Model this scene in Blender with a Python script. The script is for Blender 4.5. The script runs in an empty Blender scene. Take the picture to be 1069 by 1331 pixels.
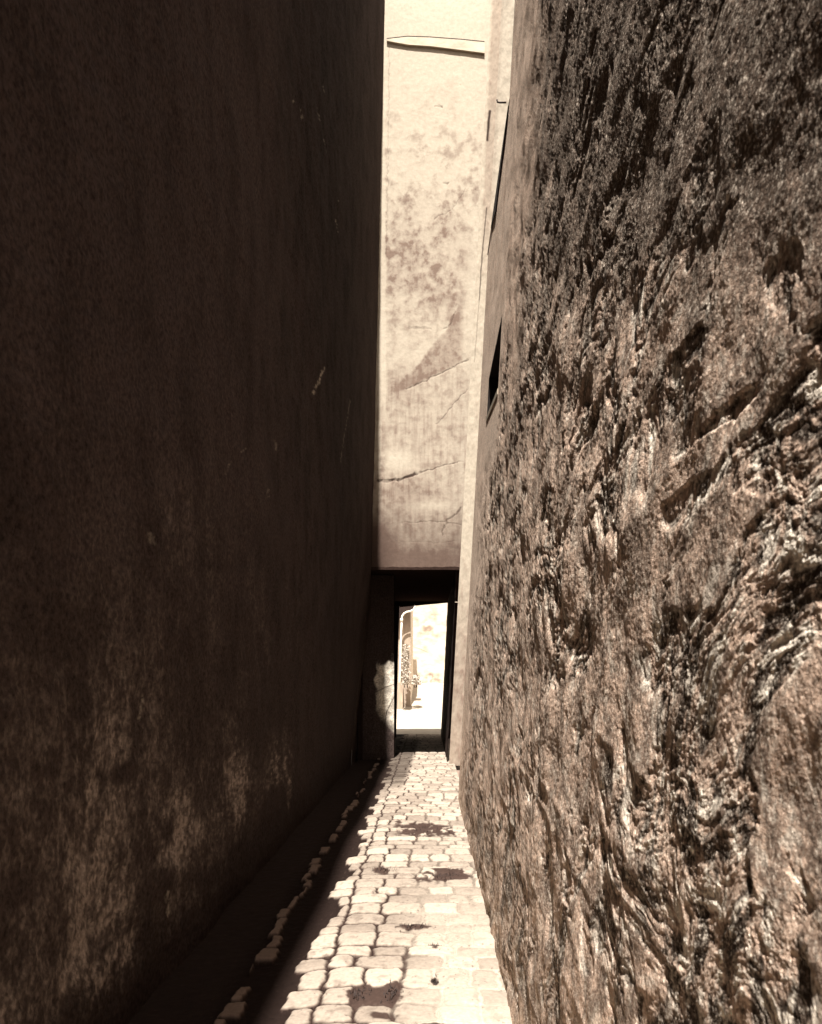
import bpy, bmesh, math, random
import numpy as np
from mathutils import Vector, Matrix
random.seed(7)
scn = bpy.context.scene
COL = scn.collection

# ------------------------------------------------------------------ layout
EYE = 1.6            # camera height
RX0, RLEAN = 0.40, 0.055        # right wall: x = RX0 + RLEAN*z
LX0 = -1.44
D1, D2 = 14.5, 21.0             # front and back of the covered passage
TOP = 14.7
SUN_E = math.radians(62); SUN_S = 0.046     # elevation, sideways drift per metre of fall

def px_wall(x, y):   # photograph pixel -> (depth, height) on the right wall
    d = (RX0 + RLEAN*EYE) / ((x-556)/1000 + RLEAN*(y-880)/1000)
    return d, EYE - (y-880)/1000*d
def px_floor(x, y):
    d = 1000*EYE/(y-880); return (x-556)/1000*d, d
def px_at(x, y, d):
    return (x-556)/1000*d, EYE-(y-880)/1000*d

# ------------------------------------------------------------------ numpy noise
def _h(ix, iy, seed):
    with np.errstate(over='ignore'):
        h = (ix.astype(np.uint32)*np.uint32(374761393)) ^ (iy.astype(np.uint32)*np.uint32(668265263)) ^ np.uint32((seed*2246822519) & 0xffffffff)
        h = (h ^ (h >> np.uint32(13)))*np.uint32(1274126177)
        h = (h ^ (h >> np.uint32(15)))*np.uint32(2654435761)
        h ^= h >> np.uint32(14)
    return h.astype(np.float64)/4294967296.0
def perlin(x, y, seed=0):
    x0 = np.floor(x).astype(np.int64); y0 = np.floor(y).astype(np.int64)
    fx = x-x0; fy = y-y0
    u = fx*fx*fx*(fx*(fx*6-15)+10); v = fy*fy*fy*(fy*(fy*6-15)+10)
    def g(ix, iy, dx, dy):
        a = _h(ix & 0xffffffff, iy & 0xffffffff, seed)*2*np.pi
        return np.cos(a)*dx+np.sin(a)*dy
    n00 = g(x0, y0, fx, fy); n10 = g(x0+1, y0, fx-1, fy)
    n01 = g(x0, y0+1, fx, fy-1); n11 = g(x0+1, y0+1, fx-1, fy-1)
    return ((n00*(1-u)+n10*u)*(1-v)+(n01*(1-u)+n11*u)*v)*1.5
def fbm(x, y, o=4, seed=0, gain=.5, ridge=False):
    r = 0; a = 1; t = 0
    for i in range(o):
        n = perlin(x*2**i+i*7.3, y*2**i-i*3.1, seed+i*17)
        if ridge: n = 1-2*np.abs(n)
        r = r+a*n; t += a; a *= gain
    return r/t
def worley(x, y, seed=0):
    x0 = np.floor(x).astype(np.int64); y0 = np.floor(y).astype(np.int64)
    f1 = np.full(x.shape, 9.0); f2 = np.full(x.shape, 9.0); cid = np.zeros(x.shape)
    for i in (-1, 0, 1):
        for j in (-1, 0, 1):
            ix = (x0+i) & 0xffffffff; iy = (y0+j) & 0xffffffff
            dx = x0+i+_h(ix, iy, seed)-x; dy = y0+j+_h(ix, iy, seed+91)-y
            d = np.sqrt(dx*dx+dy*dy)
            m = d < f1
            f2 = np.where(m, f1, np.minimum(f2, d)); cid = np.where(m, _h(ix, iy, seed+5), cid); f1 = np.where(m, d, f1)
    return f1, f2, cid
def ss(a, b, x):
    t = np.clip((x-a)/(b-a), 0, 1); return t*t*(3-2*t)
def blob(x, y, cx, cy, rx, ry, soft=1.0):
    return np.exp(-((((x-cx)/rx)**2+((y-cy)/ry)**2)**soft))
def pline(x, y, pts):
    r = np.full(x.shape, 1e9)
    for (ax, ay), (bx, by) in zip(pts[:-1], pts[1:]):
        vx, vy = bx-ax, by-ay
        t = np.clip(((x-ax)*vx+(y-ay)*vy)/(vx*vx+vy*vy), 0, 1)
        r = np.minimum(r, np.hypot(x-ax-t*vx, y-ay-t*vy))
    return r

# ------------------------------------------------------------------ mesh helpers
def link(name, me, mat, parent=None):
    o = bpy.data.objects.new(name, me); COL.objects.link(o)
    if mat: me.materials.append(mat)
    if parent: o.parent = parent
    return o
def grid(name, X, Y, Z, attrs, mat, parent=None, kill=None, flip=False, kind=None):
    R, C = X.shape
    me = bpy.data.meshes.new(name)
    me.vertices.add(R*C)
    me.vertices.foreach_set('co', np.stack([X, Y, Z], -1).astype(np.float32).ravel())
    idx = np.arange(R*C).reshape(R, C)
    q = np.stack([idx[:-1, :-1], idx[:-1, 1:], idx[1:, 1:], idx[1:, :-1]], -1)
    if flip: q = q[..., ::-1]
    q = q.reshape(-1, 4)
    if kill is not None: q = q[~kill.ravel()]
    n = len(q)
    me.loops.add(n*4); me.loops.foreach_set('vertex_index', q.astype(np.int32).ravel())
    me.polygons.add(n)
    me.polygons.foreach_set('loop_start', (np.arange(n)*4).astype(np.int32))
    me.polygons.foreach_set('use_smooth', np.ones(n, dtype=bool))
    me.update(calc_edges=True)
    for k, v in attrs.items():
        a = me.attributes.new(k, 'FLOAT', 'POINT'); a.data.foreach_set('value', np.clip(v, 0, 1).astype(np.float32).ravel())
    o = link(name, me, mat, parent)
    if kind: o['kind'] = kind
    return o
def polymesh(name, verts, faces, mat, parent=None, smooth=False, bevel=0):
    bm = bmesh.new()
    vs = [bm.verts.new(v) for v in verts]
    for f in faces: bm.faces.new([vs[i] for i in f])
    if bevel:
        bmesh.ops.bevel(bm, geom=bm.edges[:], offset=bevel, segments=2, affect='EDGES', profile=.6)
    bmesh.ops.recalc_face_normals(bm, faces=bm.faces[:])
    me = bpy.data.meshes.new(name); bm.to_mesh(me); bm.free()
    if smooth: me.shade_smooth()
    return link(name, me, mat, parent)
HEX = [(0,1,2,3),(4,7,6,5),(0,4,5,1),(1,5,6,2),(2,6,7,3),(3,7,4,0)]
def box(name, x0, x1, y0, y1, z0, z1, mat, parent=None, bevel=0):
    v = [(x0,y0,z0),(x1,y0,z0),(x1,y1,z0),(x0,y1,z0),(x0,y0,z1),(x1,y0,z1),(x1,y1,z1),(x0,y1,z1)]
    return polymesh(name, v, HEX, mat, parent, bevel=bevel)
def tube(name, pts, r, mat, parent=None, seg=10):
    bm = bmesh.new(); rings = []
    P = [Vector(p) for p in pts]
    for i, p in enumerate(P):
        t = (P[min(i+1, len(P)-1)]-P[max(i-1, 0)]).normalized()
        a = t.orthogonal().normalized() if i == 0 else (prev - t*prev.dot(t)).normalized()
        prev = a; b = t.cross(a)
        rr = r[i] if isinstance(r, (list, tuple)) else r
        rings.append([bm.verts.new(p+(a*math.cos(k*2*math.pi/seg)+b*math.sin(k*2*math.pi/seg))*rr) for k in range(seg)])
    for A, B in zip(rings[:-1], rings[1:]):
        for k in range(seg): bm.faces.new((A[k], A[(k+1) % seg], B[(k+1) % seg], B[k]))
    bm.faces.new(rings[0][::-1]); bm.faces.new(rings[-1])
    bmesh.ops.recalc_face_normals(bm, faces=bm.faces[:])
    me = bpy.data.meshes.new(name); bm.to_mesh(me); bm.free(); me.shade_smooth()
    return link(name, me, mat, parent)
def thing(name, label, cat, loc=(0, 0, 0), group=None):
    o = bpy.data.objects.new(name, None); COL.objects.link(o); o.location = loc
    o['label'] = label; o['category'] = cat
    if group: o['group'] = group
    return o

# ------------------------------------------------------------------ materials
def sep(v, k=1.0):      # albedo of a given strength in the warm brown-cream range
    t = min(1, v/.45)
    g = (1-k)*1+k*(.60+.24*t); b = (1-k)*1+k*(.48+.155*t)
    return (v, v*g, v*b, 1)
def brown(v, g=.70, b=.52): return (v, v*g, v*b, 1)
def material(name, rough=.9, spec=.2):
    m = bpy.data.materials.new(name); m.use_nodes = True
    nt = m.node_tree; p = nt.nodes['Principled BSDF']
    p.inputs['Roughness'].default_value = rough; p.inputs['Specular IOR Level'].default_value = spec
    return m, nt, p
def N(nt, t, **kw):
    n = nt.nodes.new(t)
    for k, v in kw.items():
        if k.startswith('i_'): n.inputs[k[2:].replace('_', ' ')].default_value = v
        else: setattr(n, k, v)
    return n
def mixc(nt, fac, a, b, blend='MIX'):
    m = nt.nodes.new('ShaderNodeMix'); m.data_type = 'RGBA'; m.blend_type = blend
    for s, v in ((0, fac), (6, a), (7, b)):
        if isinstance(v, bpy.types.NodeSocket): nt.links.new(v, m.inputs[s])
        else: m.inputs[s].default_value = v
    return m.outputs[2]
def attr(nt, name):
    n = nt.nodes.new('ShaderNodeAttribute'); n.attribute_name = name; return n.outputs['Fac']
def noise(nt, scale, detail=4, rough=.6, co=None, stretch=None):
    n = nt.nodes.new('ShaderNodeTexNoise'); n.inputs['Scale'].default_value = scale
    n.inputs['Detail'].default_value = detail; n.inputs['Roughness'].default_value = rough
    g = nt.nodes.new('ShaderNodeNewGeometry')
    src = g.outputs['Position']
    if stretch:
        mp = nt.nodes.new('ShaderNodeMapping'); mp.inputs['Scale'].default_value = stretch
        nt.links.new(src, mp.inputs['Vector']); src = mp.outputs['Vector']
    nt.links.new(src, n.inputs['Vector'])
    return n.outputs['Fac']
def ramp(nt, src, a, b, lo=0., hi=1.):
    m = nt.nodes.new('ShaderNodeMapRange'); nt.links.new(src, m.inputs['Value'])
    m.inputs['From Min'].default_value = a; m.inputs['From Max'].default_value = b
    m.inputs['To Min'].default_value = lo; m.inputs['To Max'].default_value = hi
    return m.outputs['Result']
def bump(nt, p, src, dist, strength=1.0, prev=None):
    b = nt.nodes.new('ShaderNodeBump'); b.inputs['Distance'].default_value = dist; b.inputs['Strength'].default_value = strength
    nt.links.new(src, b.inputs['Height'])
    if prev: nt.links.new(prev, b.inputs['Normal'])
    nt.links.new(b.outputs['Normal'], p.inputs['Normal'])
    return b.outputs['Normal']
def masked(name, base, layers, rough=.9, spec=.03, var=.25, bumps=((220, .0012), (60, .002)), vscale=25, stretch=None, speck=None):
    """base colour, then a list of (attribute, colour) laid over it; fine noise varies it all"""
    m, nt, p = material(name, rough, spec)
    c = base
    for a, colr in layers: c = mixc(nt, attr(nt, a), c, colr)
    n1 = ramp(nt, noise(nt, vscale, 6, .65, stretch=stretch), .3, .7, 1-var, 1+var)
    if speck:
        s1 = noise(nt, 110, 6, .75); s2 = noise(nt, 34, 5, .7)
        c = mixc(nt, ramp(nt, s1, .52, .66, 0, .75), c, speck[0])
        c = mixc(nt, ramp(nt, s1, .45, .34, 0, .6), c, speck[1])
        c = mixc(nt, ramp(nt, s2, .44, .36, 0, .55), c, speck[1])
        c = mixc(nt, ramp(nt, s2, .57, .68, 0, .6), c, speck[0])
    comb = nt.nodes.new('ShaderNodeCombineColor')
    for i in range(3): nt.links.new(n1, comb.inputs[i])
    c = mixc(nt, 1.0, c, comb.outputs[0], 'MULTIPLY')
    nt.links.new(c, p.inputs['Base Color'])
    pr = None
    for s, dist in bumps: pr = bump(nt, p, noise(nt, s, 4, .6), dist, 1, pr)
    return m

M_right = masked('weathered_wall_plaster', brown(.60), [('plaster', brown(.74)), ('grime', brown(.06)), ('lime', brown(.95, .86, .70)), ('soot_shade', brown(.09)), ('render', brown(.88, .77, .60))],
                 var=.5, bumps=((300, .0022), (90, .0055)), vscale=70, speck=(brown(.95, .84, .68), brown(.12)))
M_smooth = masked('pale_smooth_render', sep(.62), [('stain', sep(.2)), ('crack_shade', sep(.03))], var=.12, vscale=6, stretch=(1, 1, .25), bumps=((120, .0006),))
M_pil = masked('pale_pier_plaster', sep(.45, .9), [('stain', sep(.24)), ('crack_shade', sep(.03))], var=.12, vscale=16, bumps=((90, .001),))
M_surr = masked('grey_window_render', sep(.42), [], var=.15, vscale=20, bumps=((120, .0008),))
M_left = masked('soot_black_wall', brown(.088, .73, .68), [('dark_tone', brown(.045, .70, .60)), ('worn', brown(.27, .80, .68)), ('soot_shade', brown(.032, .7, .62)), ('chip_lit', sep(.6, .8))], var=.55, vscale=38, bumps=((200, .002), (40, .006)))  # first layer is a darker tone, strongest towards the foot
M_facade = masked('cream_facade_plaster', sep(.49, .9), [('stain', sep(.20)), ('grey', sep(.11)), ('crack_shade', sep(.05))], var=.10, vscale=14, bumps=((90, .0015), (18, .003)))
M_pave = masked('cobble_paving', sep(.045), [('stone', sep(.37, .9)), ('dust', sep(.42, .9)), ('worn', sep(.19)), ('wet_dark', sep(.016)), ('dirt', sep(.06, .9)), ('moss', sep(.05))],
                var=.16, vscale=45, rough=.9, spec=.05, bumps=((160, .0015), (40, .002)))
M_court = masked('courtyard_ground', sep(.42, .85), [], var=.12, vscale=3, bumps=((30, .004),))
M_farwall = masked('far_pale_wall', sep(.58, .85), [('stain', sep(.2))], var=.1, vscale=5, bumps=((20, .004),))
def simple(name, v, k=1., rough=.85, var=.3, vs=20, stretch=None, spec=.2):
    return masked(name, sep(v, k), [], rough=rough, var=var, vscale=vs, stretch=stretch, spec=spec, bumps=((80, .001),))
M_dark = simple('dark_wood', .03, stretch=(1, 1, .15))
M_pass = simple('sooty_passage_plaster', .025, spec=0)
M_stone = simple('worn_pale_stone', .62, vs=9, var=.4)
M_iron = simple('dark_iron', .03, rough=.6)
M_zinc = simple('painted_zinc', .8, .7, rough=.6, var=.1)
M_shut = simple('brown_shutter_boards', .34, stretch=(1, 1, .1))
M_beam = simple('pale_timber_band', .5, var=.25, vs=12, stretch=(.3, 1, 1))
M_void = simple('unlit_interior', .012)
M_ground = simple('bare_earth', .2, vs=2)
M_leaf = simple('grey_green_leaf', .42, .8, vs=60, var=.6)
M_leafd = simple('dark_moss', .035, .8, vs=60, var=.5)
M_body = simple('old_masonry', .3, vs=4)

# ------------------------------------------------------------------ right building
right = thing('tall_house', 'tall house with flaking weathered plaster wall filling the right side of the alley', 'house', (RX0, 0, 0))
def place(o, parent):  # keep world coordinates while parented to an offset empty
    o.matrix_parent_inverse = Matrix.Translation(-parent.location)
us = np.linspace(1/.72, 1/5.4, 760); cols = list(1/us)
DE = 10.03; DU = 7.45; ZU = 7.18      # the rough wall ends; above ZU it ends sooner
cols += list(np.arange(5.45, DE+.001, .05)); cols += [DE]
cols = [-14, -10, -7, -5, -3, -2, -1.2, -.6, -.2, .1, .3, .45, .55, .65] + cols
WIN = [ # d0, d1, top, bottom near, bottom far
    (6.85, 8.35, 4.84, 4.17, 4.42)]
for w in WIN: cols += [w[0], w[1]]
cols = np.unique(np.round(cols, 4))
nb = 900
zr = []
for d in cols:
    dd = max(d, .72)
    zl = max(.06, EYE-.47*dd); zh = min(13.6, EYE+.905*dd)
    zr.append(np.concatenate([np.linspace(-.12, zl, 24)[:-1], np.linspace(zl, zh, nb), np.linspace(zh, TOP, 24)[1:]]))
Zg = np.array(zr).T; Dg = np.repeat(cols[None, :], Zg.shape[0], 0)

# where the plaster still holds (design spots given on the photograph, carried to wall coordinates)
def spot(x, y, rx, ry):
    d, z = px_wall(x, y); d2, _ = px_wall(x+rx, y); return d, z, max(.04, abs(d-d2)), ry/1000*d
d, z = Dg, Zg
warp = fbm(d*1.5, z*1.5, 4, 3)*.25
dw, zw = d+warp, z+fbm(d*1.5, z*1.5, 4, 31)*.25
big = fbm(dw*1.1, zw*1.4, 5, 11)               # large flaking pattern
mid = fbm(dw*5, zw*6, 5, 12)
keep = .10+big*1.3+mid*.75
for x, y, rx, ry, s in [(960,440,55,40,1.0),(930,720,35,70,1.0),(1040,940,40,60,1.1),(880,420,40,45,.8),(700,900,50,80,.4),(905,600,50,22,.7),
                        (960,670,60,18,.8),(750,760,60,60,.3),(1050,260,40,60,.5),(720,1000,40,60,.4),(840,1230,60,60,.3),(1000,1130,40,50,.5),
                        (880,300,60,50,-1.0),(1010,370,30,45,-1.2),(880,480,40,40,-.9),(940,540,35,12,-.7),(900,640,80,35,-.7),(1030,640,30,30,-1.),(990,740,40,40,-1.3),
                        (870,850,45,60,-1.0),(1010,840,40,60,-1.2),(900,960,55,40,-1.2),(870,1060,50,50,-.9),(960,1180,60,60,-1.1),(1000,1260,60,50,-1.),(800,650,50,60,-.5)]:
    cd, cz, rd, rz = spot(x, y, rx, ry)
    keep = keep+s*blob(d, z, cd, cz, rd, rz)
plaster = ss(-.10, .16, keep+.25*fbm(dw*19, zw*15, 4, 13))
rim = np.exp(-((keep-.0)/.05)**2)
# far end of the wall is smooth render; the boundary climbs back towards the viewer with height
edge = 10.6-.62*z+fbm(d*.8, z*.5, 3, 70)*.8
edge = np.maximum(edge, 6.2+.12*z)
smooth = ss(-2.4, .9, d-edge+fbm(d*2.5, z*1.2, 4, 73)*1.2)
high = np.clip(ss(2.2, 5.5, d)*ss(.6, 3.4, z-.35*d+fbm(d, z, 3, 71)*2), 0, 1)   # sheltered upper wall: finer, streaked surface
# relief
r1 = fbm(d*2.2, z*2.2, 3, 21)
rid = fbm(dw*14, zw*13, 5, 22, .55, True)
f1, f2, cid = worley(d*16+mid*.9, z*15+big*.9, 40)
g1, g2, gid = worley(d*42+mid*1.4, z*40+rid*.5, 41)
chunk = ss(.04, .35, f2-f1)*(.3+cid)
small = ss(.03, .3, g2-g1)*(.3+gid)
grain = fbm(d*60, z*60, 5, 51, .75)
vert = ss(1.5, 4.0, z+.6*mid)
rub = fbm(dw*30, zw*18, 5, 24, .68)*vert+fbm(dw*13+zw*3, zw*30, 5, 25, .68)*(1-vert)
rough_h = rub*.0088+rid*.0025+small*.0012+mid*.009-.007
plast_h = mid*.004+fbm(d*26, z*22, 5, 23, .6)*.0034+.001
H = rough_h*(1-plaster)+plast_h*plaster+grain*.0034*(.5+.5*ss(1, 3, d))
nearf = .50+.32*ss(1.0, 3.2, d)
H = H*nearf*(1-.93*smooth)*(1-.82*high)+r1*.020*(1-.7*smooth)
# long ledges of old repair near the foot of the wall
for k, (p, q) in enumerate([((662,968),(846,1311)), ((640,1000),(760,1331)), ((628,1040),(700,1331)), ((700,1010),(930,1331)), ((760,930),(1069,1250)), ((615,1040),(668,1331))]):
    a, b = px_wall(*p), px_wall(*q)
    dl = pline(d, z+fbm(d*3, z*3, 3, 80+k)*.02, [a, b])
    H = H+.004*np.exp(-(dl/.016)**2)*(1-smooth)*ss(-.5, .5, fbm(d*5, z*5, 3, 85))
rend = smooth*(.85-.75*ss(-.05, .4, fbm(d*4, z*.6, 5, 72, .6)))
wz = 4.17+.17*(d-6.85); nearwin = ss(.22, .02, np.maximum(np.maximum(6.85-d, d-8.35), np.maximum(wz-z, z-4.84)*1.0))
ed = fbm(d*3, z*5, 4, 86)*.35
splay = ss(.0, .3, d+ed-6.5)*ss(.75, .45, wz-z)*ss(-.1, .05, wz-z)*ss(9.2, 8.6, d)
nearwin = np.maximum(nearwin, splay)
H = H*(1-nearwin); rend = np.maximum(rend, nearwin*.7)
X = RX0+RLEAN*z - H
lime = (1+.4*ss(2.6, 1.2, d))*ss(.04, .34, fbm(dw*15, zw*11, 5, 60, .6)+.5*rub-.02)*(1-.5*plaster)*(1-smooth)*.9
lime = lime*(1-.7*high)*(.55+.45*ss(.5, 1.3, z+.5*big))
lime = np.maximum(lime, rim*.55*ss(.0, .3, fbm(d*6, z*6, 3, 61))*(1-smooth))
grime = ss(-.02, .28, fbm(dw*10, zw*7, 5, 62, .6)+.12-.4*rub)*(1-.40*plaster)*(1-.8*high)*(1-smooth)
soot_shade = ss(.05, .45, fbm(d*.9, z*.5, 4, 63)*.9+ .10*(z-1.6)/np.maximum(d, .6)*4*np.clip(1.2-d/5.5, 0, 1)-.12)
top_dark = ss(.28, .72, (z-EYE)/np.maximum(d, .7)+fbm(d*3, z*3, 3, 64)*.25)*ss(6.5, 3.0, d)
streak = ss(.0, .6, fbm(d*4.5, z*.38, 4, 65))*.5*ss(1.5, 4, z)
soot_shade = np.clip(.35*soot_shade+.45*ss(.9, .15, z+.35*big)+.95*top_dark+streak*(1-.4*smooth)+.35*ss(.1, .5, fbm(dw*3, zw*2.6, 4, 66))*(1-smooth), 0, .93)
pl_attr = np.maximum(np.maximum(plaster*.7, high*.9)*(1-smooth), smooth)
dc = .5*(Dg[:-1, :-1]+Dg[1:, 1:]); zc = .5*(Zg[:-1, :-1]+Zg[1:, 1:])
kill = np.zeros(dc.shape, bool)
kill |= (dc > DU) & (zc > ZU)
for a, b, t, n0, n1 in WIN:
    t_ = (dc-a)/(b-a)
    kill |= (dc > a) & (dc < b) & (zc < t) & (zc > n0+(n1-n0)*t_)
o = grid('wall', X, d, z, dict(plaster=pl_attr, lime=lime, grime=grime, soot_shade=soot_shade*(1-.8*smooth), render=rend), M_right, right, kill); place(o, right)
# windows: dark recesses with a pale rendered surround
def rwall(dd, zz, off): return (RX0+RLEAN*zz+off, dd, zz)
def slab(name, poly, o0, o1, mat, parent):
    n = len(poly)
    v = [rwall(a, b, o0) for a, b in poly]+[rwall(a, b, o1) for a, b in poly]
    f = [tuple(range(n)), tuple(range(2*n-1, n-1, -1))]+[(i, (i+1) % n, n+(i+1) % n, n+i) for i in range(n)]
    return polymesh(name, v, f, mat, parent)
for wi, (a, b, t, n0, n1) in enumerate(WIN):
    e = .012
    poly = [(a-e, n0-e), (b+e, n1-e), (b+e, t+e), (a-e, t+e)]
    v = [rwall(p, q, .004) for p, q in poly]+[rwall(p, q, .42) for p, q in poly]
    w = polymesh('window', v, [(0,1,5,4),(1,2,6,5),(2,3,7,6),(3,0,4,7),(4,5,6,7)], M_void, right); place(w, right)
    # two iron bars and a frame at the back of the recess
    fr = [slab('frame', [(a, n0), (a+.07, n0+.02), (a+.07, t), (a, t)], .20, .26, M_dark, w),
          slab('frame', [(b-.07, n1-.01), (b, n1), (b, t), (b-.07, t)], .20, .26, M_dark, w)]
    pn = slab('pane', [(a+.07, n0+.02), (b-.07, n1), (b-.07, t-.01), (a+.07, t-.01)], .23, .245, M_void, w)
        # surround of smooth render, proud of the wall
    s = .10
    c = slab('sill', [(a, n0-.05), (b, n1-.05), (b, n1), (a, n0)], -.006, .2, M_surr, w)
# dark slab added as the shade under the coping of the lower part
c = slab('eave_shade', [(DU+.02, ZU-.03), (DE-.5, ZU-.02), (DE-.9, ZU-.16), (DU+1.2, ZU-.34)], -.012, .03, M_dark, right); place(c, right)
# caps that close the ends and the top of the wall
def blk(nm, y0, y1, z0, z1, o0, o1, mat):
    v = [rwall(y0, z0, o0), rwall(y0, z0, o1), rwall(y1, z0, o1), rwall(y1, z0, o0), rwall(y0, z1, o0), rwall(y0, z1, o1), rwall(y1, z1, o1), rwall(y1, z1, o0)]
    c = polymesh(nm, v, HEX, mat, right); place(c, right); return c
blk('wall_end', DE, DE+.12, -.1, ZU, .005, .6, M_body)
blk('wall_end', DU, DU+.12, ZU+.03, TOP, .005, .6, M_body)
blk('coping', DU-.02, DE+.14, ZU, ZU+.03, -.004, .6, M_body)
# set-back wall beyond and the camera-side faces of its two pale piers
def face(nm, y0, z0, z1, o0, o1, mat, fstain, pts):
    xo, zz = np.meshgrid(np.linspace(o0, o1, 60), np.linspace(z0, z1, 900))
    xx = RX0+RLEAN*zz+xo; n = fbm(xo*9, zz*4, 5, 92)
    qx = 556+xx/y0*1000; qy = 880-(zz-EYE)/y0*1000
    cr = np.zeros(xx.shape)
    for p, w_, k in pts: cr = np.maximum(cr, k*ss(w_*1.5, w_*.4, pline(qx+n, qy, p)))
    c = grid(nm, xx, y0-n*.012, zz, dict(stain=np.clip(fstain(qx, qy, n), 0, 1), crack_shade=cr), mat, right); place(c, right)
face('pilaster', 14.3, -.05, TOP, 0.0, .34, M_pil, lambda qx, qy, n: .12+.35*ss(.1, .6, n)+.75*ss(690, 900, qy)*(.8+.5*n)+.45*ss(634, 638, qx-(100-qy)*.045)*ss(400, 250, qy),
     [([(637,144),(635,165),(634,182)], 1.6, .95), ([(633,270),(628,320),(623,390)], .9, .7), ([(623,390),(617,470)], .7, .35)])
face('upper_pier', 10.03, ZU+.04, TOP, -.004, .40, M_pil, lambda qx, qy, n: .08+.25*ss(.1, .6, n)+.25*ss(652, 649, qx-(100-qy)*.05), [])
blk('setback_wall', DE+.13, 14.29, -.1, TOP, .30, .6, M_surr)
# body of the house behind the wall face
def body(y0, y1, z1):
    a, b_ = RX0+.6, RX0+.6+RLEAN*z1
    c = polymesh('wall_core', [(a,y0,-.1),(6,y0,-.1),(6,y1,-.1),(a,y1,-.1),(b_,y0,z1),(6,y0,z1),(6,y1,z1),(b_,y1,z1)], HEX, M_body, right); place(c, right)
body(-14, D1, TOP)
blk('coping', -14, DU+.12, TOP, TOP+.1, -.01, .8, M_body)
hd, hz = px_wall(656, 133)
hx = RX0+RLEAN*hz
c = tube('iron_hook', [(hx+.02, hd, hz), (hx-.05, hd, hz), (hx-.075, hd, hz+.005), (hx-.08, hd, hz+.03)], .009, M_iron, right); place(c, right)

# ------------------------------------------------------------------ left building
left = thing('sooty_house', 'tall blackened house wall in deep shade along the left side of the alley', 'house', (LX0, 0, 0))
us = np.linspace(1/1.6, 1/13, 420); cl = np.unique(np.round(np.concatenate([[-14, -9, -5, -2, 0, .8, 1.2], 1/us, np.linspace(8, 11.8, 50), np.linspace(11.8, D1, 40)]), 4))
zr = []
for q in cl:
    dd = max(q, 1.5); zl = max(.05, EYE-.47*dd); zh = min(13.8, EYE+.9*dd)
    zr.append(np.concatenate([np.linspace(-.12, zl, 16)[:-1], np.linspace(zl, zh, 520), np.linspace(zh, TOP, 16)[1:]]))
z = np.array(zr).T; d = np.repeat(cl[None, :], z.shape[0], 0)
t = np.clip((d-8)/6.5, 0, 1)**1.3
prof = np.where(z < 3.7, -1.44+.385*np.clip(z/3.7, 0, 1)**1.2, -1.055+.0235*(z-3.7))
prof = prof-.02*ss(6.9, 6.8, z)*ss(5.3, 5.4, z)*0
big = fbm(d*.9, z*.9, 5, 111); mid = fbm(d*5, z*5, 5, 112)
wav = fbm(d*.5, z*.4, 2, 115)*.03
X = (LX0+wav)*(1-t)+prof*t + (mid*.016+big*.03)*(1-.7*t)+(fbm(d*24, z*20, 4, 113)*.004+fbm(d*14, z*12, 4, 114, .5, True)*.006)*(1-.75*t)
# image position of each point (as designed from the photograph) to lay out where the wall is worn
px = 556+X/np.maximum(d, .8)*1000; py = 880-(z-EYE)/np.maximum(d, .8)*1000
def lspot(x, y): dd = LX0/((x-556)/1000); return dd, EYE-(y-880)/1000*dd
worn = np.zeros(d.shape)
n = fbm(d*2.4, z*2.0, 5, 120); fine = fbm(d*11, z*9, 5, 121); vf = fbm(d*45, z*30, 3, 122)
low = ss(2.4, .5, z)*.30*ss(7, 2.5, d)
worn = low*(.6+1.4*ss(-.35, .4, n+.5*fine))
for x, y, rx, ry, s in [(60,1000,90,70,.25),(215,1110,35,30,.5),(240,1060,60,55,.35),(330,1020,55,50,.45),(180,1200,60,60,.4),(100,1260,80,50,.3),(270,1150,25,30,.4),
                        (240,700,60,80,.12),(360,800,60,120,.12),(40,860,50,60,.15),(370,1040,15,50,.35)]:
    cd, cz = lspot(x, y); c2, _ = lspot(x+rx, y)
    worn = worn+s*blob(d, z, cd, cz, abs(c2-cd), ry/1000*cd)*ss(-.5, .3, n+fine*.6)
for x, y, rx, ry, s in [(160,1005,22,16,1),(215,1150,14,28,1),(220,1080,12,20,.9),(355,1045,16,28,1),(270,1140,12,14,.9),(150,1215,22,20,.7),(265,1035,20,22,.6),(20,1160,30,26,.9)]:
    cd, cz = lspot(x, y); c2, _ = lspot(x+rx, y)
    worn = worn*(1-s*np.exp(-((((d-cd)/(c2-cd))**2+((z-cz)/(ry/1000*cd))**2)**2)))
worn = worn*(.45+1.0*ss(-.25, .35, fbm(d*1.3, z*.9, 4, 126)))
worn = worn*(.35+1.3*ss(-.4, .5, vf+fine*.6))*(.6+.8*ss(-.3,.4,fbm(d*22,z*14,4,124)))*ss(.02, .30, z+.06*n-.02)
chip_lit = np.zeros(d.shape)
def chip_lit_marks(poly, w, k=1):
    global chip_lit
    pts = [lspot(*p) for p in poly]
    dl = pline(d*.25, z, [(a*.25, b) for a, b in pts])*1.9
    chip_lit = np.maximum(chip_lit, .75*k*ss(w, w*.4, dl+fine*w*1.2)*ss(-.35, .15, vf+fine))
chip_lit_marks([(412,478),(406,495),(401,512)], .030, .8)  # pale sliver painted in for a lit bit of wall
chip_lit_marks([(436,520),(428,600)], .022, .22)
chip_lit_marks([(190,900),(182,935)], .012, .4); chip_lit_marks([(152,1125),(130,1180)], .012, .25); chip_lit_marks([(216,1160),(221,1190)], .018, .5)
chip_lit_marks([(300,600),(292,620)], .012, .3); chip_lit_marks([(312,588),(322,582)], .010, .3)
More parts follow.
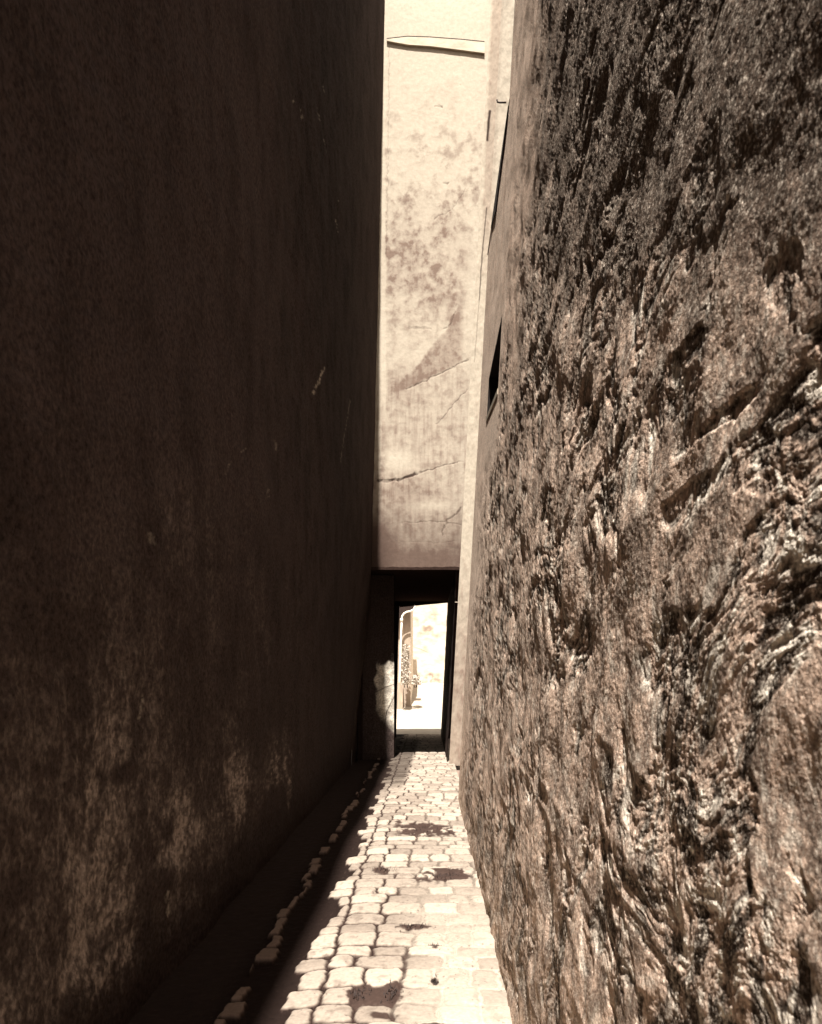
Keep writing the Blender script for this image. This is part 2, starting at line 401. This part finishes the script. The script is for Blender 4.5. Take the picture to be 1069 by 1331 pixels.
for x, y, k in [(381,132,.6),(411,185,.5),(405,150,.6),(424,265,.5),(423,294,.6),(412,190,.5),(409,115,.3),(473,65,.3),(358,580,.25),(195,700,.3),(346,640,.2),(388,150,.4)]:
    chip_lit_marks([(x, y-5), (x+1, y+5)], .035*8/8, k)
grid('wall', X, d, z, dict(worn=worn, chip_lit=chip_lit, soot_shade=np.clip(.4*ss(-.2, .5, fbm(d*2.2, z*1.1, 5, 127, .6))+.7*ss(3, 9, d)+.6*ss(.45, .1, z+.3*n), 0, .95)*(1-worn), dark_tone=np.clip(ss(3.6, 1.0, z+.8*n)*1.0, 0, 1)), M_left, left, flip=True)  # soot layer also carries shade painted in towards the far end
place(left.children[-1], left)
c = polymesh('wall_core', [(-6,-14,-.1),(LX0-.12,-14,-.1),(LX0-.12,D1,-.1),(-6,D1,-.1),(-6,-14,TOP),(LX0-.12,-14,TOP),(LX0-.12,D1,TOP),(-6,D1,TOP)], HEX, M_body, left); place(c, left)
hx, hz = px_at(437, 416, 11.2); hx = LX0
c = tube('iron_bracket', [(hx-.02, 11.9, hz-.05), (hx+.10, 11.9, hz-.05), (hx+.14, 11.9, hz-.02), (hx+.14, 11.9, hz+.05)], .014, M_zinc, left); place(c, left)

# ------------------------------------------------------------------ house over the passage
bridge = thing('passage_house', 'house with cream cracked plaster facade closing the alley above a dark covered passage', 'house', (0, D1, 0))
xs = np.linspace(-1.5, 1.5, 300); zs = np.linspace(3.62, TOP, 1000)
x, z = np.meshgrid(xs, zs); y = np.full(x.shape, D1)
px = 556+x/D1*1000; py = 880-(z-EYE)/D1*1000
nA = fbm(px/30, py/34, 6, 201, .6); nB = fbm(px/11, py/12, 5, 202, .6); nS = fbm(px/4.5, py/60, 4, 203); nF = fbm(px/4, py/4, 3, 204)
stain = .10+.95*np.exp(-((py-350)/75)**2)*(.30+.70*ss(-.45, .35, nA+.5*nB))*(.75+.5*nB)*ss(620, 590, px+nB*8)
stain += .45*np.exp(-((py-235)/90)**2)*ss(.0, .5, nA+.5*nB)
pxw0 = px+nB*3
stain += .5*ss(455, 500, py)*(.36+.5*ss(-.2, .5, nS)+.3*ss(-.3, .4, nB))
stain += .22*ss(-.1, .5, nB+.4*nA)*ss(60, 220, py)
stain += .35*blob(px, py, 528, 640, 40, 25)+.2*blob(px, py, 520, 500, 18, 25)
stain = stain*(1-.95*blob(px, py, 517, 598, 21, 16, 1.5)*ss(-.6, .0, nB))
stain = stain*(1-.8*blob(px, py, 562, 657, 36, 8, 1)*ss(-.6, .1, nB))
yA = np.interp(pxw0, [515, 540, 560, 580, 596], [500, 478, 450, 428, 395]); yB = np.interp(pxw0, [515, 608], [511, 467])
stain += .6*ss(-2, 5, py-yA)*ss(-3, 3, yB-py)*ss(510, 522, px)*ss(606, 596, px)*(.8+.5*nB)
margin = ss(503, 500, px+nB*2)*ss(560, 500, py)
stain = stain*(1-.7*margin)*(1-.8*ss(604, 612, px-(600-py)*.05))
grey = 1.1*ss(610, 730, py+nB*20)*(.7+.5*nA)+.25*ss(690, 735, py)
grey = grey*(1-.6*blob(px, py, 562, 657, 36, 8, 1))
grey = np.clip(grey+1.0*blob(px, py, 488, 742, 24, 60, 1.2)+.5*blob(px, py, 497, 600, 5, 30)*ss(-.3, .3, nB), 0, .95)  # first blob paints in the curved shade at lower left
pxw = px+fbm(px/9, py/9, 3, 205)*3; pyw = py+fbm(px/9, py/9, 3, 206)*3
cr = np.zeros(px.shape)
for pts, w, k in [([(528,506),(560,492),(608,467)], .9, .55), ([(493,625),(520,624),(542,615)], 1.8, .95), ([(542,615),(575,606),(602,599)], .9, .5),
                  ([(608,505),(590,525),(568,552)], .8, .45), ([(600,660),(590,672),(580,676),(575,695)], 1.0, .5), ([(523,679),(560,678),(600,681)], .7, .4),
                  ([(592,405),(588,420),(578,428)], 1.0, .5), ([(566,138),(575,138)], 1.5, .6), ([(577,238),(583,238)], 1.3, .5),
                  ([(565,285),(590,270),(606,245)], .8, .35), ([(532,425),(560,427)], 1.6, .3), ([(506,60),(505,200),(502,330)], .8, .3), ([(520,704),(575,706),(598,702)], .7, .2)]:
    cr = np.maximum(cr, k*ss(w*1.5, w*.35, pline(pxw, pyw, pts)))
cr = cr*(.35+.65*ss(-.45, .25, nB+.6*nF))
cr = np.maximum(cr, .35*ss(.58, .75, nF+.2*nA))
corner_shade = .85*blob(px, py, 484, 742, 24, 62, 1.3)  # curved shade at lower left, painted through the crack layer
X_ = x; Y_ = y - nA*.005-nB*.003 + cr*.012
cr = np.maximum(cr, corner_shade)
c = grid('facade', X_, Y_, z, dict(stain=stain, grey=grey, crack_shade=cr), M_facade, bridge, flip=False); place(c, bridge)
# split timber band near the top
bt = [px_at(503, 53, D1), px_at(530, 50, D1), px_at(560, 51, D1), px_at(600, 54, D1), px_at(630, 57, D1)]
bb = [px_at(503, 55, D1), px_at(530, 60, D1), px_at(560, 62, D1), px_at(600, 67, D1), px_at(630, 71, D1)]
v = []; f = []
for k, ((ax, az), (bx, bz)) in enumerate(zip(bt, bb)):
    v += [(ax, D1-.045, az), (bx, D1-.045, bz), (ax, D1+.03, az), (bx, D1+.03, bz)]
for k in range(4):
    a = 4*k; b = a+4
    f += [(a, b, b+1, a+1), (a+2, a+3, b+3, b+2), (a, a+2, b+2, b), (a+1, b+1, b+3, a+3)]
f += [(0, 1, 3, 2), (16, 18, 19, 17)]
c = polymesh('timber_band', v, f, M_beam, bridge); place(c, bridge)
v2 = []
for (ax, az), (bx, bz) in zip(bt, bb): v2 += [(ax, D1-.03, az+.002), (ax, D1-.03, az+.032), (ax, D1+.03, az+.002), (ax, D1+.03, az+.032)]
c = polymesh('gap_line', v2, f, M_dark, bridge); place(c, bridge)
# masonry behind, ceiling, inner walls, exit wall
c = box('masonry', -1.5, 1.5, D1+.06, D1+.35, 3.70, TOP-.01, M_body, bridge); place(c, bridge)
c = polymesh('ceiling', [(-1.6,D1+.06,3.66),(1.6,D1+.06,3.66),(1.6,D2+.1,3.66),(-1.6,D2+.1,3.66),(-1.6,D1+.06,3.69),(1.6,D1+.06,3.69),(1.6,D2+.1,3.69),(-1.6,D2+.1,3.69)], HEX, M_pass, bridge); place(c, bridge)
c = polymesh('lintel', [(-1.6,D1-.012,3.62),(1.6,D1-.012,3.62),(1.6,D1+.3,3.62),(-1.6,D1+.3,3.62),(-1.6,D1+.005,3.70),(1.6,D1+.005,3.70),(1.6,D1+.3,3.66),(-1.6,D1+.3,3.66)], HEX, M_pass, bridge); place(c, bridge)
c = box('roof', -1.6, 1.6, D1+.35, D2+.12, 3.70, 3.8, M_body, bridge); place(c, bridge)
# left inner wall runs in towards the exit
yy = np.linspace(D1-.0, D2, 160); zz = np.linspace(-.1, 3.7, 90)
Yg, Zg2 = np.meshgrid(yy, zz)
Xg = -1.44+.32*ss(0, 3.7, Zg2)*ss(D2, D1, Yg)+fbm(Yg*3, Zg2*3, 4, 230)*.03
nn = fbm(Yg*2, Zg2*2, 4, 231)
c = grid('passage_wall', Xg, Yg, Zg2, dict(worn=.1*ss(0, .5, nn), chip_lit=Xg*0, dark_tone=Xg*0+1), M_left, bridge, flip=True); place(c, bridge)
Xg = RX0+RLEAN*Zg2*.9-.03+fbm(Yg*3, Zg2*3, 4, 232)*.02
c = grid('passage_wall', Xg, Yg, Zg2, dict(worn=.1*ss(0, .5, nn), chip_lit=Xg*0, dark_tone=Xg*0+1), M_left, bridge, flip=False); place(c, bridge)
# end wall, left of the exit: sunlit stones painted pale, shade above painted dark
def P(xp, yp, dd): a, b = px_at(xp, yp, dd); return (a, dd, b)
def prism(name, pts, y0, y1, mat, parent, bevel=0):
    n = len(pts); v = [(a, y0, b) for a, b in pts]+[(a, y1, b) for a, b in pts]
    f = [tuple(range(n)), tuple(range(2*n-1, n-1, -1))]+[(i, n+i, n+(i+1) % n, (i+1) % n) for i in range(n)]
    return polymesh(name, v, f, mat, parent, bevel=bevel)
Q = lambda pts, dd: [px_at(a, b, dd) for a, b in pts]
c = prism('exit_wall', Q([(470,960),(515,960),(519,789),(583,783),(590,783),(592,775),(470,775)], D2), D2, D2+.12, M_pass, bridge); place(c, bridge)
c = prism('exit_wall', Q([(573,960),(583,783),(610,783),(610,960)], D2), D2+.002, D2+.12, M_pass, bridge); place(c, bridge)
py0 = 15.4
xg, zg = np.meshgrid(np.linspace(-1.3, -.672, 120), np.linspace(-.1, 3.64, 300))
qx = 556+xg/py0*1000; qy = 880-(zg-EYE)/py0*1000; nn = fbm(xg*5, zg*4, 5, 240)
lit_patch = ss(487, 491, qx+nn*6+.0*qy)*ss(852, 860, qy+nn*12-(512-qx)*.55)*ss(948, 930, qy-(qx-505)*1.2+nn*14)*(.6+.5*ss(-.3, .3, nn))  # pale patch painted only where sunlight falls on the pier
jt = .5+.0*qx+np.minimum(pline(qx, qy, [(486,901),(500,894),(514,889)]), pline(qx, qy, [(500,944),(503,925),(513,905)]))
lit_patch = lit_patch*ss(.3, 1.6, jt)
c = grid('stone_pier', xg, py0-nn*.03-.008*ss(0, 1.5, jt), zg, dict(worn=nn*0, chip_lit=lit_patch, dark_tone=nn*0+1), M_left, bridge); place(c, bridge)
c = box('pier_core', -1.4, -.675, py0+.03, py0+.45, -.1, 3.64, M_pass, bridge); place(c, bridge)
c = prism('door_post', Q([(511,940),(515,940),(519.5,787),(514,787)], D2-.3), D2-.34, D2-.27, M_dark, bridge); place(c, bridge)

gs = thing('guard_stone', 'low dark guard stone at the foot of the right jamb of the passage exit', 'guard stone', px_floor(575, 955)+(0,))
gx, gy = px_floor(575, 957)
bm = bmesh.new(); bmesh.ops.create_cube(bm, size=1)
for q in bm.verts: q.co = Vector((q.co.x*(.26 if q.co.z < 0 else .20), q.co.y*.3, (q.co.z+.5)*.27))
bmesh.ops.bevel(bm, geom=bm.edges[:], offset=.04, segments=3, affect='EDGES')
me = bpy.data.meshes.new('block'); bm.to_mesh(me); bm.free(); me.shade_smooth()
c = link('block', me, M_pass, gs); gs.location = (gx+.12, gy, 0)

# ------------------------------------------------------------------ paving
ys = np.unique(np.round(np.concatenate([np.linspace(-14, 2.6, 60), 1/np.linspace(1/2.6, 1/8.5, 620), np.arange(8.5, D2+.6, .022)]), 4))
xs = np.concatenate([np.linspace(-1.7, -1.12, 40)[:-1], np.linspace(-1.12, .5, 420)])
x, y = np.meshgrid(xs, ys)
wx = x+fbm(x*5, y*5, 3, 300)*.026+fbm(x*16, y*16, 4, 303)*.014; wy = y+fbm(x*5+9, y*5, 3, 301)*.03+fbm(x*14, y*14, 4, 304)*.016+.012*np.sin(x*4)
rng = np.random.RandomState(5)
rb = [-14.2]
while rb[-1] < D2+2: rb.append(rb[-1]+rng.uniform(.15, .27))
rb = np.array(rb); ri = np.clip(np.searchsorted(rb, wy)-1, 0, len(rb)-2)
ey = np.minimum(wy-rb[ri], rb[ri+1]-wy)
edge_d = np.full(x.shape, -1.0); sid = np.zeros(x.shape); dome = np.zeros(x.shape)
LJ = -.552
for r in range(len(rb)-1):
    m = ri == r
    if not m.any(): continue
    xe = rng.uniform(-.75, -.61)
    b = [xe, LJ+rng.uniform(-.02, .02)]
    while b[-1] < .5: b.append(b[-1]+rng.uniform(.14, .30))
    b = np.array(b); xx = wx[m]
    ci = np.clip(np.searchsorted(b, xx)-1, 0, len(b)-2)
    ex = np.minimum(xx-b[ci], b[ci+1]-xx)
    inside = (xx > b[0])
    e2 = ey[m]
    # rounded corners
    k = .035; hh = np.clip(.5+.5*(e2-ex)/k, 0, 1); e = e2*(1-hh)+ex*hh-k*hh*(1-hh)
    edge_d[m] = np.where(inside, e, -1)
    sid[m] = _h(ci.astype(np.int64), np.full(ci.shape, r), 77)
cen = ss(0.0, .012, edge_d-.004)
stone_h = ss(-.002, .022, edge_d)*.016+ss(0, .09, edge_d)*.004
stone_h = np.where(edge_d > 0, stone_h+(sid-.5)*.009, 0)
# left row of gutter setts
lb = [-14.]
while lb[-1] < D2+1: lb.append(lb[-1]+rng.uniform(.16, .34))
lb = np.array(lb); li = np.clip(np.searchsorted(lb, wy)-1, 0, len(lb)-2)
lh = _h(li.astype(np.int64), li.astype(np.int64), 9); lw = .016+.048*_h(li.astype(np.int64), li.astype(np.int64), 19)
lc = -.965+(lh-.5)*.06
le = np.minimum(np.minimum(wy-lb[li], lb[li+1]-wy), (lw-np.abs(wx-lc)))
hid = (lh*7 % 1) < .22
le = np.where(hid, -1, le)
le = le+fbm(x*14, y*10, 3, 341)*.012
ls = ss(0.0, .016, le-.004)
# ground profile: shallow channel at the gutter, slight fall to the left
base = -.025*ss(-.45, -.72, x)-.01*ss(-.98, -1.3, x)+.0*x+fbm(x*1.2, y*.6, 3, 320)*.006
Zp = base-.022+ss(-1.0, -1.1, x)*(fbm(x*9, y*9, 5, 350, .6)*.018+fbm(x*3, y*2, 3, 351)*.02)+stone_h*1.0+ls*.028+fbm(x*30, y*30, 4, 321)*.0016+fbm(x*7, y*7, 3, 322)*.006
Zp = np.where((edge_d < 0) & (ls < .01), base-.03+fbm(x*14, y*14, 3, 323)*.006, Zp)
px = 556+x/np.maximum(y, 1)*1000; py = 880+1600/np.maximum(y, 1)
fn = fbm(x*4, y*3, 4, 330); fn2 = fbm(x*14, y*12, 4, 331)
# sandy dust fills the joints on the trodden right-hand side
dustm = ss(-.28, .06, x+.22*fn+.08*fn2-.05*ss(6, 3.5, y))*(1-.7*cen)
dustm = dustm*(.25+.75*ss(6.8, 4.0, y))
Zp = Zp+dustm*(1-cen)*.012
moss = np.zeros(x.shape)
for a, b, rx, ry, s in [(547,1077,30,9,1.4),(580,1079,14,6,.6),(575,1138,34,8,1.4),(590,1132,16,5,.9),(470,1290,20,14,1.5),(510,1288,17,14,1.4),(540,1203,30,5,.8),(567,1230,10,6,.7),(565,1274,6,5,1),
                        (497,1130,22,5,.8),(517,1067,6,5,.6),(500,1318,28,5,.8),(600,1195,6,3,.6),(597,1250,7,4,.6),(480,1110,14,4,.7),(560,1330,30,4,.7)]:
    cx, cy = px_floor(a, b); x2, _ = px_floor(a+rx, b); _, y2 = px_floor(a, b-ry)
    moss = moss+s*np.exp(-(((x-cx)/(x2-cx))**2+((y-cy)/(y2-cy))**2))
moss = ss(.30, .62, moss*(1+.9*fn2+.6*fn)-.25*cen*(sid > .3))
moss = np.maximum(moss, .6*ss(.38, .55, fbm(x*38, y*30, 4, 340)+.3*fn))
wet_dark = 0
gut = ss(-.60, -.68, wx)*(edge_d < .004)*(1-ls)
wet_dark = np.clip(gut+.9*(edge_d < .002)*(ss(-.1, -.4, x))*(1-ls), 0, 1)
wet_dark = np.maximum(wet_dark, ss(-1.04, -1.10, x+.03*fn2)*.9)  # strip along the left wall made nearly black
bd = ss(10.2, 12.5, y)*ss(-.30, -.42, x-.006*(y-11)*3)*ss(D2, 19, y)     # grime spreading over the far gutter stones
wet_dark = np.maximum(wet_dark, .75*bd*(1-ls))
stone = cen*(.78+.55*(sid-.5))*(1-.35*ss(.0, .5, fn2+.3*fn))
dirt = ss(-1.0, -1.12, x+.05*fn2)*.25*(1-ls)*(.6+.5*fn2)

worn = np.clip(ls*.95, 0, 1)
stone = np.where(ls > .01, 0, stone)
grid('paving', x, y, Zp, dict(stone=stone, dust=dustm*.9, worn=worn, wet_dark=wet_dark*(1-worn), moss=moss, dirt=dirt), M_pave, kind='structure')

# moss tufts growing in the joints
rnd = random.Random(3)
bm = bmesh.new()
for a, b, rx, ry, cnt in [(547,1077,22,5,90),(578,1138,22,4,110),(470,1290,14,9,60),(510,1288,12,9,50),(565,1274,5,4,40),(567,1231,8,5,40),(540,1203,24,4,60),(497,1130,18,4,50),(586,1079,10,4,40)]:
    for _ in range(cnt):
        u, w = rnd.gauss(0, .5), rnd.gauss(0, .5)
        cx, cy = px_floor(a+u*rx, b+w*ry)
        an = rnd.uniform(0, 6.28); l = rnd.uniform(.008, .028); wd = .004; tl = rnd.uniform(.2, 1.2)
        dx, dy = math.cos(an), math.sin(an); z0 = -.012
        p0 = Vector((cx-dy*wd, cy+dx*wd, z0)); p1 = Vector((cx+dy*wd, cy-dx*wd, z0)); p2 = Vector((cx+dx*l*math.cos(tl), cy+dy*l*math.cos(tl), z0+l*math.sin(tl)+.008))
        bm.faces.new([bm.verts.new(p) for p in (p0, p1, p2)])
me = bpy.data.meshes.new('moss'); bm.to_mesh(me); bm.free()
o = link('moss', me, M_leafd); o['kind'] = 'stuff'; o['label'] = 'dark moss tufts growing in the joints between the cobbles'; o['category'] = 'moss'

# ------------------------------------------------------------------ courtyard beyond
yy = np.concatenate([np.linspace(D2+.58, 24, 20), np.linspace(24.2, 34, 60)]); xx = np.linspace(-7, 7, 80)
x, y = np.meshgrid(xx, yy)
z = -.02+1.36*ss(22.5, 33.5, y)+fbm(x, y, 4, 400)*.02
z = -.02+np.interp(y, [21, 23, 33, 34], [0, .05, 1.37, 1.4])+fbm(x, y, 4, 400)*.015
grid('courtyard_ground', x, y, z, {}, M_court, kind='structure')
cw = thing('garden_wall', 'high pale stained wall across the sunny yard seen through the passage', 'wall', (0, 33, 1.2))
x, z = np.meshgrid(np.linspace(-7, 7, 300), np.linspace(.9, 5.6, 200))
n = fbm(x*1.8, z*1.8, 5, 410); n2 = fbm(x*5, z*5, 4, 411)
qx = 556+x/33*1000; qy = 880-(z-EYE)/33*1000
st = .35*ss(.0, .5, n+.4*n2)+.5*blob(qx, qy, 556, 815, 12, 16)*ss(-.3, .3, n2)+.7*blob(qx, qy, 560, 877, 5, 3)+.7*blob(qx, qy, 570, 878, 4, 3)+.5*ss(868, 888, qy)*ss(-.1, .3, n2)
st = np.maximum(st, .6*ss(1.2, .4, pline(qx, qy, [(534,840),(545,843),(556,848)])))
c = grid('wall_face', x, 33-n*.05, z, dict(stain=st), M_farwall, cw); place(c, cw)
c = box('wall_core', -7, 7, 33.15, 33.5, .8, 5.55, M_body, cw); place(c, cw)
c = box('coping', -7, 7, 32.93, 33.55, 5.6, 5.72, M_body, cw, bevel=.02); place(c, cw)
dh = 27.0
yh = thing('yard_house', 'small yard house with brown boarded front and dark eave left of the exit', 'house', (px_at(520, 880, dh)[0], dh, .5))
x1 = px_at(534, 850, dh)[0]
c = box('front', -5, x1, dh, dh+.2, .3, 5.2, M_shut, yh); place(c, yh)
c = box('side_wall', -5, x1-.002, dh+.203, dh+4.5, .6, 5.2, M_farwall, yh); place(c, yh)
e0 = dh-.35
c = prism('eave', Q([(480,778),(541,778),(541,788),(533,795),(524,799),(518,806),(480,806)], e0), e0, e0+.3, M_dark, yh); place(c, yh)
dp = dh-.42
pts = [P(543, 786, dp), P(540, 788, dp), P(538.5, 792, dp), P(534, 794.5, dp), P(529, 795.5, dp), P(525.5, 797.5, dp), P(523, 801, dp), P(522.3, 806, dp)]
for k in range(8): pts.append(P(522.3-.45*k, 806+k*13, dp))
c = tube('drainpipe', pts, .034, M_zinc, yh); place(c, yh)
c = tube('pipe_collar', [P(522.3, 804, dp), P(522.2, 808, dp)], .05, M_zinc, yh); place(c, yh)
c = box('doorstep', px_at(516, 880, dp)[0], px_at(524, 880, dp)[0], dp-.12, dp+.3, .2, EYE-(887-880)/1000*dp, M_shut, yh, bevel=.01); place(c, yh)
sd = 27.4
def shrub(name, label, cx, cy, d0, w, h, n, seed):
    t = thing(name, label, 'shrub', (cx, d0, cy))
    r = random.Random(seed)
    bm = bmesh.new()
    for _ in range(n):
        a = r.uniform(0, 6.28); u = r.random()**.5; hh = r.random()
        p = Vector((cx+math.cos(a)*w*u*(1-.5*hh)+r.gauss(0, .02), d0-.2+math.sin(a)*.3*u, cy+hh*h))
        q = Vector((r.gauss(0, 1), r.gauss(0, 1), r.gauss(0, 1))).normalized(); b = q.orthogonal().normalized(); l = r.uniform(.02, .06)
        bm.faces.new([bm.verts.new(p+k) for k in (q*l, b*l*.5, -q*l, -b*l*.5)])
    me = bpy.data.meshes.new('foliage'); bm.to_mesh(me); bm.free()
    c = link('foliage', me, M_leaf, t); place(c, t)
    for k in range(4):
        a = r.uniform(-.5, .5)
        c = tube('stem', [(cx+a*.1, d0-.2, cy-.1), (cx+a*w, d0-.2+r.uniform(-.1, .1), cy+h*.4), (cx+a*w*1.5, d0-.2, cy+h*.85)], [.014, .01, .005], M_dark, t, 6); place(c, t)
sx, sz = px_at(528, 890, 26.2)
shrub('leafy_shrub', 'tall loose shrub climbing beside the drainpipe in the yard', sx, sz, 26.2, .16, 1.35, 900, 5)
sx, sz = px_at(541, 890, 26.6)
shrub('leafy_shrub', 'low spreading shrub right of the drainpipe in the yard', sx, sz, 26.6, .24, .32, 380, 6)

# ground to the horizon
bm = bmesh.new()
for q in ((-300,-300,-.14),(300,-300,-.14),(300,300,-.14),(-300,300,-.14)): bm.verts.new(q)
bm.faces.new(bm.verts[:]); me = bpy.data.meshes.new('ground'); bm.to_mesh(me); bm.free()
o = link('ground', me, M_ground); o['kind'] = 'structure'

# ------------------------------------------------------------------ light
w = bpy.data.worlds.new('World'); scn.world = w; w.use_nodes = True
nt = w.node_tree; bg = nt.nodes['Background']
sky = nt.nodes.new('ShaderNodeTexSky'); sky.sky_type = 'NISHITA'; sky.sun_disc = False
cot = 1/math.tan(SUN_E); az = math.asin(SUN_S/cot)
sky.sun_elevation = SUN_E; sky.sun_rotation = math.pi+az
bw = nt.nodes.new('ShaderNodeRGBToBW'); nt.links.new(sky.outputs[0], bw.inputs[0])
mul = nt.nodes.new('ShaderNodeMix'); mul.data_type = 'RGBA'; mul.blend_type = 'MULTIPLY'; mul.inputs[0].default_value = 1
nt.links.new(bw.outputs[0], mul.inputs[6]); mul.inputs[7].default_value = (1, .93, .85, 1)
nt.links.new(mul.outputs[2], bg.inputs[0]); bg.inputs[1].default_value = .15
L = bpy.data.lights.new('sun', 'SUN'); L.energy = 5; L.angle = math.radians(.5); L.color = (1, .97, .92)
so = bpy.data.objects.new('sun', L); COL.objects.link(so)
D = Vector((SUN_S, math.sqrt(cot*cot-SUN_S**2), -1)).normalized()
so.rotation_euler = D.to_track_quat('-Z', 'Y').to_euler(); so.location = (0, -5, 20)

# ------------------------------------------------------------------ camera
cam = bpy.data.cameras.new('camera'); co = bpy.data.objects.new('camera', cam); COL.objects.link(co)
co.location = (0, 0, EYE); co.rotation_euler = (math.pi/2, 0, 0)
cam.sensor_fit = 'HORIZONTAL'; cam.sensor_width = 36; cam.lens = 36*1000/1069
cam.shift_x = (534.5-556)/1069; cam.shift_y = (880-665.5)/1069
cam.clip_start = .05; cam.clip_end = 1000
cam.dof.use_dof = True; cam.dof.focus_distance = 6; cam.dof.aperture_fstop = 11
scn.camera = co
vs = scn.view_settings; vs.view_transform = 'Standard'; vs.look = 'None'; vs.gamma = 1; vs.exposure = 1.35
scn.render.engine = 'CYCLES'
scn.cycles.max_bounces = 8; scn.cycles.diffuse_bounces = 6
